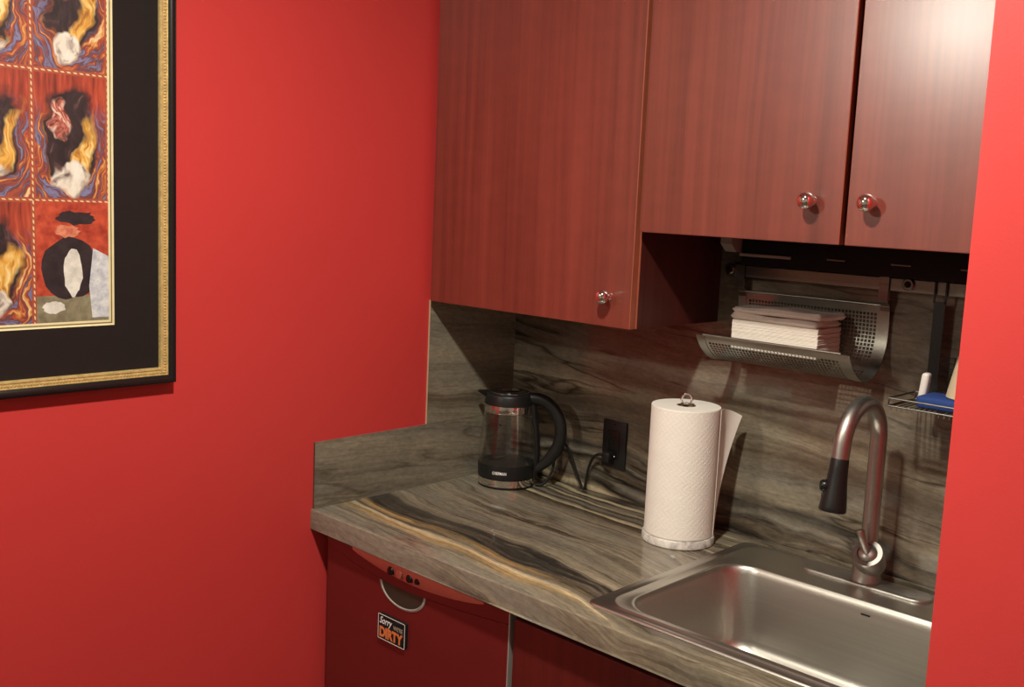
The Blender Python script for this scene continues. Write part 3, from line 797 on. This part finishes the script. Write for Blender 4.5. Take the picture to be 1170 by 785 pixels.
# ------------------------------------------------------------------ dishwasher
DX0, DX1, DY = .0265, .5880, -.5950
dwt = thing('dishwasher', 'dark red dishwasher with bowed control panel under the left end of the counter', 'dishwasher', (.307, -.3, 0))
obj('body', box(DX0 - .012, DX1 + .008, -.560, -.02, .005, .8635), M['interior'], dwt, smooth=False)
def curve_z(x):
    pts = [(.0265, .8440), (.07, .8290), (.12, .8180), (.21, .8095), (.285, .8060), (.356, .8080), (.47, .8160), (.588, .8285)]
    for a, b in zip(pts, pts[1:]):
        if x <= b[0]: 
            t = (x - a[0]) / (b[0] - a[0]); return a[1] + (b[1] - a[1]) * t
    return pts[-1][1]
NX = 36
xsd = [DX0 + (DX1 - DX0) * i / NX for i in range(NX + 1)]
poly = [(x, curve_z(x) - .0015) for x in xsd] + [(DX1, .105), (DX0, .105)]
obj('door', prism(poly, 'y', DY, -.560), M['dw'], dwt, smooth=False)
poly = [(x, curve_z(x)) for x in xsd] + [(DX1, .8630), (DX0, .8630)]
pn = obj('control_panel', prism(poly, 'y', DY - .0010, -.560), M['dw'], dwt, smooth=False)
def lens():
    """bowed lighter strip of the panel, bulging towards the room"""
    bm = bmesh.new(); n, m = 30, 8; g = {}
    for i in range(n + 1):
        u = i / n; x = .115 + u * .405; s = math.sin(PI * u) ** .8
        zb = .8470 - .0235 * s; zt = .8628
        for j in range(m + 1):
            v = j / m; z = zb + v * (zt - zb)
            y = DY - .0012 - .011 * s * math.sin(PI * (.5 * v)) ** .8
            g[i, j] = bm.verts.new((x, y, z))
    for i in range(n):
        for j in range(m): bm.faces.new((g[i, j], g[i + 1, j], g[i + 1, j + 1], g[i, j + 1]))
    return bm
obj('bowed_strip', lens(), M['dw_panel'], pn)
for x, r, mt in ((.2545, .0088, 'black_gloss'), (.2830, .0092, 'dw_panel'), (.3140, .0088, 'black_gloss'), (.3375, .0060, 'black_gloss')):
    y = DY - .0105
    obj('button', lathe([(0, -.006), (r, -.006), (r, .001), (r * .8, .0022), (0, .0026)], n=24, mat=axis_mat((x, y, .8405), (0, -1, .25))), M[mt], pn)
# half-moon handle pocket
def moon(n=28, k=1.0):
    cx, rx, rz, zt = .284, .0725, .046, None
    pts = []
    for i in range(n + 1):
        a = PI + PI * i / n; pts.append((cx + rx * k * math.cos(a), curve_z(cx + rx * math.cos(a)) * 0 + .8085 + rz * k * math.sin(a) * 1.0))
    return pts
mo = moon()
bm = bmesh.new()
ov = [bm.verts.new((p[0], DY - .0016, p[1])) for p in mo]
iv = [bm.verts.new((.284 + (p[0] - .284) * .93, DY - .0030, .8085 + (p[1] - .8085) * .92)) for p in mo]
ib = [bm.verts.new((.284 + (p[0] - .284) * .90, DY - .0008, .8085 + (p[1] - .8085) * .88)) for p in mo]
for A, B in ((ov, iv), (iv, ib)):
    for i in range(len(mo) - 1): bm.faces.new((A[i], A[i + 1], B[i + 1], B[i]))
hr = obj('handle_pocket', bm, M['grey_metal'], dwt)
bm = bmesh.new(); rows = []
for kk, dy in ((.90, -.0010), (.6, -.0008), (.3, -.0006)):
    rows.append([bm.verts.new((.284 + (p[0] - .284) * kk, DY + dy, .8085 + (p[1] - .8085) * kk)) for p in mo])
for A, B in zip(rows, rows[1:]):
    for i in range(len(mo) - 1): bm.faces.new((A[i], A[i + 1], B[i + 1], B[i]))
bm.faces.new(rows[-1])
M['pocket'] = plain('grey green recess', C(46, 49, 40), .35, vary=.25, scale=25)
obj('pocket_recess', bm, M['pocket'], hr)
obj('trim_strip', box(.5895, .5920, -.598, -.560, .105, .862), M['grey_metal'], dwt, smooth=False)
obj('toe_kick', box(DX0, DX1, -.545, -.52, .005, .1), M['black_matte'], dwt, smooth=False)

# magnet sign
mg = thing('magnet_sign', 'small black magnet sign reading Sorry we are dirty on the dishwasher door', 'sign', (.26, DY, .71))
mx0, mx1, mz0, mz1, my = .2165, .3035, .6830, .7380, DY - .0075
rnd_pts = lambda ins: rrect(mx0 + ins, mx1 - ins, mz0 + ins, mz1 - ins, max(.003 - ins, .001), 0, 4)
obj('plate', prism([(p[0], p[1]) for p in rnd_pts(0)], 'y', my, DY - .0002), M['black_matte'], mg, smooth=False)
bm = bmesh.new()
A = [bm.verts.new((p[0], my - .0003, p[1])) for p in rnd_pts(.0003)]; B = [bm.verts.new((p[0], my - .0003, p[1])) for p in rnd_pts(.0018)]
for i in range(len(A)): bm.faces.new((A[i], A[(i + 1) % len(A)], B[(i + 1) % len(A)], B[i]))
obj('border', bm, M['white_ink'], mg, smooth=False)
flat = lambda u, w, e: Vector((u, my - .0006 - e, w))
def sheared(u, w, e): return flat(u, w + (u - mx0) * .10, e)
obj('script_lettering', fit_text(text_mesh('Sorry', .02, shear=.35, bold=.0002), mx0 + .006, mx0 + .046, mz0 + .0300, mz0 + .0500, lambda u, w, e: flat(u, w, e)), M['white_ink'], mg, smooth=False)
obj('small_lettering', fit_text(text_mesh("WE'RE", .01, bold=.0002), mx0 + .050, mx1 - .007, mz0 + .0320, mz0 + .0415, flat), M['grey_ink'], mg, smooth=False)
obj('large_lettering', fit_text(text_mesh('DIRTY', .02, bold=.0010), mx0 + .006, mx1 - .006, mz0 + .0055, mz0 + .0285, flat), M['orange'], mg, smooth=False)

# ------------------------------------------------------------------ base cabinet under the sink
M['wood_base'] = wood('dark cherry base cabinet', C(70, 18, 15), C(98, 30, 24), .36)
bc_ = thing('base_cabinet', 'dark cherry base cabinet with a flat door front under the sink', 'cabinet', (1.0, -.3, 0))
bm = bmesh.new()
for a in ((.598, .614, -.575, -.01, .1, .8690), (1.394, 1.410, -.575, -.01, .1, .8690), (.614, 1.394, -.575, -.01, .1, .116), (.614, 1.394, -.016, -.01, .116, .8690), (.598, 1.41, -.52, -.505, .0, .1)): add_box(bm, *a)
obj('carcass', bm, M['interior'], bc_, smooth=False)
for xa, xb in ((.5990, 1.0035), (1.0065, 1.4090)):
    bm = bmesh.new(); add_box(bm, xa, xb, -.5945, -.5765, .105, .8430, bev=.0012, seg=1)
    obj('door', bm, M['wood_base'], bc_, smooth=False)

# ------------------------------------------------------------------ framed picture
pic = thing('framed_picture', 'large framed print of colourful painted panels, black mat, black and gold frame', 'picture', (.0, -1.45, 1.75))
fy0, fy1, fz0, fz1 = -1.945, -.9585, 1.2335, 2.240
def ring_frame(bm, prof, mi=0):
    """mitred moulding on the plane x=0: prof = (inset, x) points"""
    rings = []
    for ins, x in prof:
        rings.append([bm.verts.new((x, y, z)) for y, z in ((fy0 + ins, fz0 + ins), (fy1 - ins, fz0 + ins), (fy1 - ins, fz1 - ins), (fy0 + ins, fz1 - ins))])
    for a, b in zip(rings, rings[1:]):
        for k in range(4): bm.faces.new((a[k], a[(k + 1) % 4], b[(k + 1) % 4], b[k]))
bm = bmesh.new(); ring_frame(bm, [(0, .0005), (0, .020), (.0015, .0235), (.0045, .0250), (.0080, .0245), (.0120, .0225), (.0150, .0205), (.0150, .0005)])
obj('outer_frame', bm, M['frame_black'], pic, angle=35)
bm = bmesh.new(); ring_frame(bm, [(.0151, .0005), (.0151, .0195), (.0165, .0205), (.0175, .0185), (.0245, .0165), (.0260, .0180), (.0285, .0175), (.0300, .0140), (.0300, .0005)])
gl_ = obj('gold_liner', bm, M['gold'], pic, angle=35)
def beads():
    bm = bmesh.new(); s = .0056
    def bead(y, z):
        bmesh.ops.create_icosphere(bm, subdivisions=1, radius=.0026, matrix=Matrix.Translation((.0176, y, z)))
    i = .0210; y = fy0 + i
    while y < fy1 - i: bead(y, fz0 + i); y += s
    z = fz0 + i
    while z < fz1 - i: bead(fy1 - i, z); z += s
    return bm
bo = obj('beading', beads(), M['gold'], gl_); bo['kind'] = 'stuff'
bm = bmesh.new(); ring_frame(bm, [(.0298, .0090), (.1165, .0090)])
obj('mat_board', bm, M['mat'], pic, smooth=False)
bm = bmesh.new(); ring_frame(bm, [(.1165, .0090), (.1190, .0078), (.1200, .0078)]); obj('mat_bevel', bm, M['cream'], pic, smooth=False)
M['olive_line'] = plain('olive bevel line', C(120, 104, 62), .6)
bm = bmesh.new(); ring_frame(bm, [(.1200, .0078), (.1222, .0076)]); obj('inner_line', bm, M['olive_line'], pic, smooth=False)
bm = bmesh.new(); ring_frame(bm, [(.1222, .0076), (.1260, .0070)]); obj('inner_bevel', bm, M['cream'], pic, smooth=False)
# the print: a generic grid of abstract brushy panels
PY1 = fy1 - .1255; PZ0 = fz0 + .1255; PY0 = fy0 + .1255; PZ1 = fz1 - .1255
CW, CH = .1330, .2205
def print_mat():
    t = NT('abstract painted panels'); x, y, z, p = t.pos()
    u = t.math('DIVIDE', t.math('SUBTRACT', PY1, y), CW); v = t.math('DIVIDE', t.math('SUBTRACT', z, PZ0 - .006), CH)
    iu, iv = t.math('FLOOR', u), t.math('FLOOR', v); fu = t.math('SUBTRACT', 1, t.math('FRACT', u)); fv = t.math('FRACT', v)
    seed = t.math('ADD', t.math('MULTIPLY', iu, 3.7), t.math('MULTIPLY', iv, 9.1))
    w1 = t.noise(t.comb(t.math('MULTIPLY', fu, 2.2), t.math('MULTIPLY', fv, 3.2), seed), 1, 3)
    w2 = t.noise(t.comb(t.math('MULTIPLY', fu, 2.2), t.math('MULTIPLY', fv, 3.2), t.math('ADD', seed, 5)), 1, 3)
    a = t.math('ADD', fu, t.math('MULTIPLY', t.math('SUBTRACT', w1, .5), .55)); b = t.math('ADD', fv, t.math('MULTIPLY', t.math('SUBTRACT', w2, .5), .45))
    def ell(cx, cy, rx, ry):
        d1 = t.math('POWER', t.math('DIVIDE', t.math('SUBTRACT', a, cx), rx), 2); d2 = t.math('POWER', t.math('DIVIDE', t.math('SUBTRACT', b, cy), ry), 2)
        return t.math('SQRT', t.math('ADD', d1, d2))
    r0 = ell(.55, .45, .5, .5)
    # swirling brush strokes: noise stretched round the middle of the panel
    ang = t.math('ARCTAN2', t.math('SUBTRACT', b, .45), t.math('SUBTRACT', a, .55))
    sw = t.noise(t.comb(t.math('MULTIPLY', r0, 9), t.math('MULTIPLY', ang, 1.1), seed), 1, 4, .6)
    ground = t.ramp(sw, [(.25, C(48, 26, 34)), (.38, C(128, 128, 168)), (.46, C(92, 58, 62)), (.54, C(168, 70, 48)), (.62, C(214, 150, 72)), (.70, C(236, 214, 170)), (.8, C(130, 60, 40))])
    topc = t.ramp(t.noise(t.comb(t.math('MULTIPLY', fu, 18), t.math('MULTIPLY', fv, 3), seed), 1, 3), [(.3, C(110, 36, 24)), (.6, C(176, 66, 42)), (.8, C(206, 104, 64))])
    c = t.mix(t.ramp(fv, [(.55, (0, 0, 0)), (.80, (1, 1, 1))]), ground, topc)
    dark = t.ramp(ell(.50, .48, .36, .40), [(.82, (1, 1, 1)), (1.0, (0, 0, 0))])
    dk_c = t.ramp(t.noise(t.comb(t.math('MULTIPLY', a, 14), t.math('MULTIPLY', b, 7), seed), 1, 3), [(.35, C(26, 18, 20)), (.6, C(50, 36, 40)), (.75, C(120, 84, 74))])
    c = t.mix(dark, c, dk_c)
    # slanted gold stroke
    sl = t.math('ABSOLUTE', t.math('SUBTRACT', t.math('ADD', a, t.math('MULTIPLY', b, -.55)), .42))
    gs = t.math('MULTIPLY', t.ramp(sl, [(.07, (1, 1, 1)), (.13, (0, 0, 0))]), t.ramp(t.math('ABSOLUTE', t.math('SUBTRACT', b, .36)), [(.2, (1, 1, 1)), (.3, (0, 0, 0))]))
    gc = t.ramp(t.noise(t.comb(t.math('MULTIPLY', a, 22), t.math('MULTIPLY', b, 6), seed), 1, 3), [(.3, C(160, 96, 40)), (.5, C(226, 170, 70)), (.7, C(244, 222, 160))])
    c = t.mix(gs, c, gc)
    # pale patch, smaller blush patch
    pale = t.ramp(ell(.46, .18, .20, .13), [(.75, (1, 1, 1)), (1.05, (0, 0, 0))])
    c = t.mix(pale, c, t.ramp(t.noise(t.comb(t.math('MULTIPLY', a, 9), t.math('MULTIPLY', b, 9), seed), 1, 4), [(.3, C(110, 90, 92)), (.5, C(226, 216, 200)), (.7, C(240, 236, 226))]))
    blush = t.ramp(ell(.40, .66, .13, .12), [(.75, (1, 1, 1)), (1.05, (0, 0, 0))])
    c = t.mix(blush, c, t.ramp(t.noise(t.comb(t.math('MULTIPLY', a, 24), t.math('MULTIPLY', b, 20), seed), 1, 3), [(.35, C(96, 40, 34)), (.5, C(196, 110, 92)), (.65, C(232, 206, 190))]))
    # panel borders: rust line with pale dashes
    ex = t.math('MULTIPLY', t.math('SUBTRACT', .5, t.math('ABSOLUTE', t.math('SUBTRACT', fu, .5))), CW); ey = t.math('MULTIPLY', t.math('SUBTRACT', .5, t.math('ABSOLUTE', t.math('SUBTRACT', fv, .5))), CH)
    e = t.math('MINIMUM', ex, ey)
    c = t.mix(t.math('LESS_THAN', e, .0045), c, C(168, 78, 52))
    dash = t.math('GREATER_THAN', t.math('FRACT', t.math('MULTIPLY', t.math('ADD', y, z), 90)), .45)
    c = t.mix(t.math('MULTIPLY', t.math('LESS_THAN', e, .0013), dash), c, C(228, 200, 150))
    t.l(c, t.b.inputs['Base Color']); t.b.inputs['Roughness'].default_value = .6
    return t.m
M['print'] = print_mat()
bm = bmesh.new(); bm.faces.new([bm.verts.new((.0066, y, z)) for y, z in ((PY0, PZ0), (PY1, PZ0), (PY1, PZ1), (PY0, PZ1))])
pr = obj('print', bm, M['print'], pic, smooth=False)
# lower right panel of the print: plain colour masses (abstract)
def mottled(name, a, b, sc=60):
    t = NT(name); x, y, z, p = t.pos()
    t.l(t.ramp(t.noise(p, sc, 4, .6), [(.32, a), (.66, b)]), t.b.inputs['Base Color']); t.b.inputs['Roughness'].default_value = .6; return t.m
def patch(name, poly, mat, lvl):
    """poly in panel fractions: a leftwards-to-right 0..1, b bottom-to-top 0..1"""
    bm = bmesh.new(); y0 = PY1 - CW + .002
    vs = [bm.verts.new((.0066 + .00012 * lvl, y0 + a * (CW - .002), PZ0 + b * (CH - .008))) for a, b in poly]
    bm.faces.new(vs); return obj(name, bm, mat, pr, smooth=False)
def blob(cx, cy, rx, ry, n=22, wob=.0, sd=0):
    r = random.Random(sd); return [(cx + rx * (1 + r.uniform(-wob, wob)) * math.cos(2 * PI * k / n), cy + ry * (1 + r.uniform(-wob, wob)) * math.sin(2 * PI * k / n)) for k in range(n)]
patch('red_ground', [(0.01, .22), (1, .22), (1, 1), (.01, 1)], mottled('brushed red ground', C(150, 42, 26), C(206, 84, 52), 55), 1)
patch('olive_ground', [(.01, 0), (1, 0), (1, .225), (.01, .225)], mottled('olive ground', C(112, 104, 82), C(150, 142, 112)), 1.2)
ink = mottled('dark brush', C(22, 18, 22), C(46, 38, 42)); chalk = mottled('chalk brush', C(200, 196, 184), C(236, 232, 222)); steelb = mottled('cool grey brush', C(176, 180, 190), C(226, 228, 228), 80); ochre = mottled('blush brush', C(188, 92, 66), C(226, 146, 112), 90)
patch('brush_stroke', blob(.46, .45, .40, .26, wob=.07, sd=8), ink, 2)
patch('brush_stroke', blob(.50, .42, .13, .20, wob=.10, sd=9), chalk, 3)
patch('brush_stroke', blob(.56, .87, .26, .055, wob=.22, sd=4), ink, 3)
patch('brush_stroke', blob(.42, .76, .17, .050, wob=.18, sd=2), ochre, 3)
patch('brush_stroke', [(.76, .03), (.72, .30), (.78, .62), (.90, .58), (1, .55), (1, .03)], steelb, 4)
patch('brush_stroke', blob(.24, .13, .15, .050, wob=.16, sd=3), chalk, 4)
bm = bmesh.new(); bm.faces.new([bm.verts.new((.0140, y, z)) for y, z in ((fy0 + .029, fz0 + .029), (fy1 - .029, fz0 + .029), (fy1 - .029, fz1 - .029), (fy0 + .029, fz1 - .029))])
obj('glass_pane', bm, M['pane'], pic, smooth=False)

# ------------------------------------------------------------------ lights
def lamp(name, loc, power, size, colr, spread=180):
    L = bpy.data.lights.new(name, 'AREA'); L.shape = 'DISK'; L.size = size; L.energy = power; L.color = colr; L.spread = math.radians(spread)
    o = bpy.data.objects.new(name, L); col.objects.link(o); o.location = loc; return o
WARM = (1, .95, .82)
lamp('downlight_near_cabinets', (1.03, -1.27, CE - .01), 33, .10, WARM)
def bulb(name, loc, power, rad, colr):
    L = bpy.data.lights.new(name, 'POINT'); L.shadow_soft_size = rad; L.energy = power; L.color = colr
    o = bpy.data.objects.new(name, L); col.objects.link(o); o.location = loc; return o
bulb('room_lamp', (.10, -3.1, 2.40), 60, .06, WARM)
lamp('fill_room_right', (2.5, -3.4, CE - .01), 5, .16, WARM)  # added fill light for the room's right side, no fixture there
w = bpy.data.worlds.new('world'); scene.world = w; w.use_nodes = True
w.node_tree.nodes['Background'].inputs[0].default_value = (.9, .8, .7, 1); w.node_tree.nodes['Background'].inputs[1].default_value = .02
scene.view_settings.view_transform = 'Standard'
scene.view_settings.look = 'None'
scene.view_settings.exposure = .08
try: scene.cycles.use_denoising = True
except Exception: pass
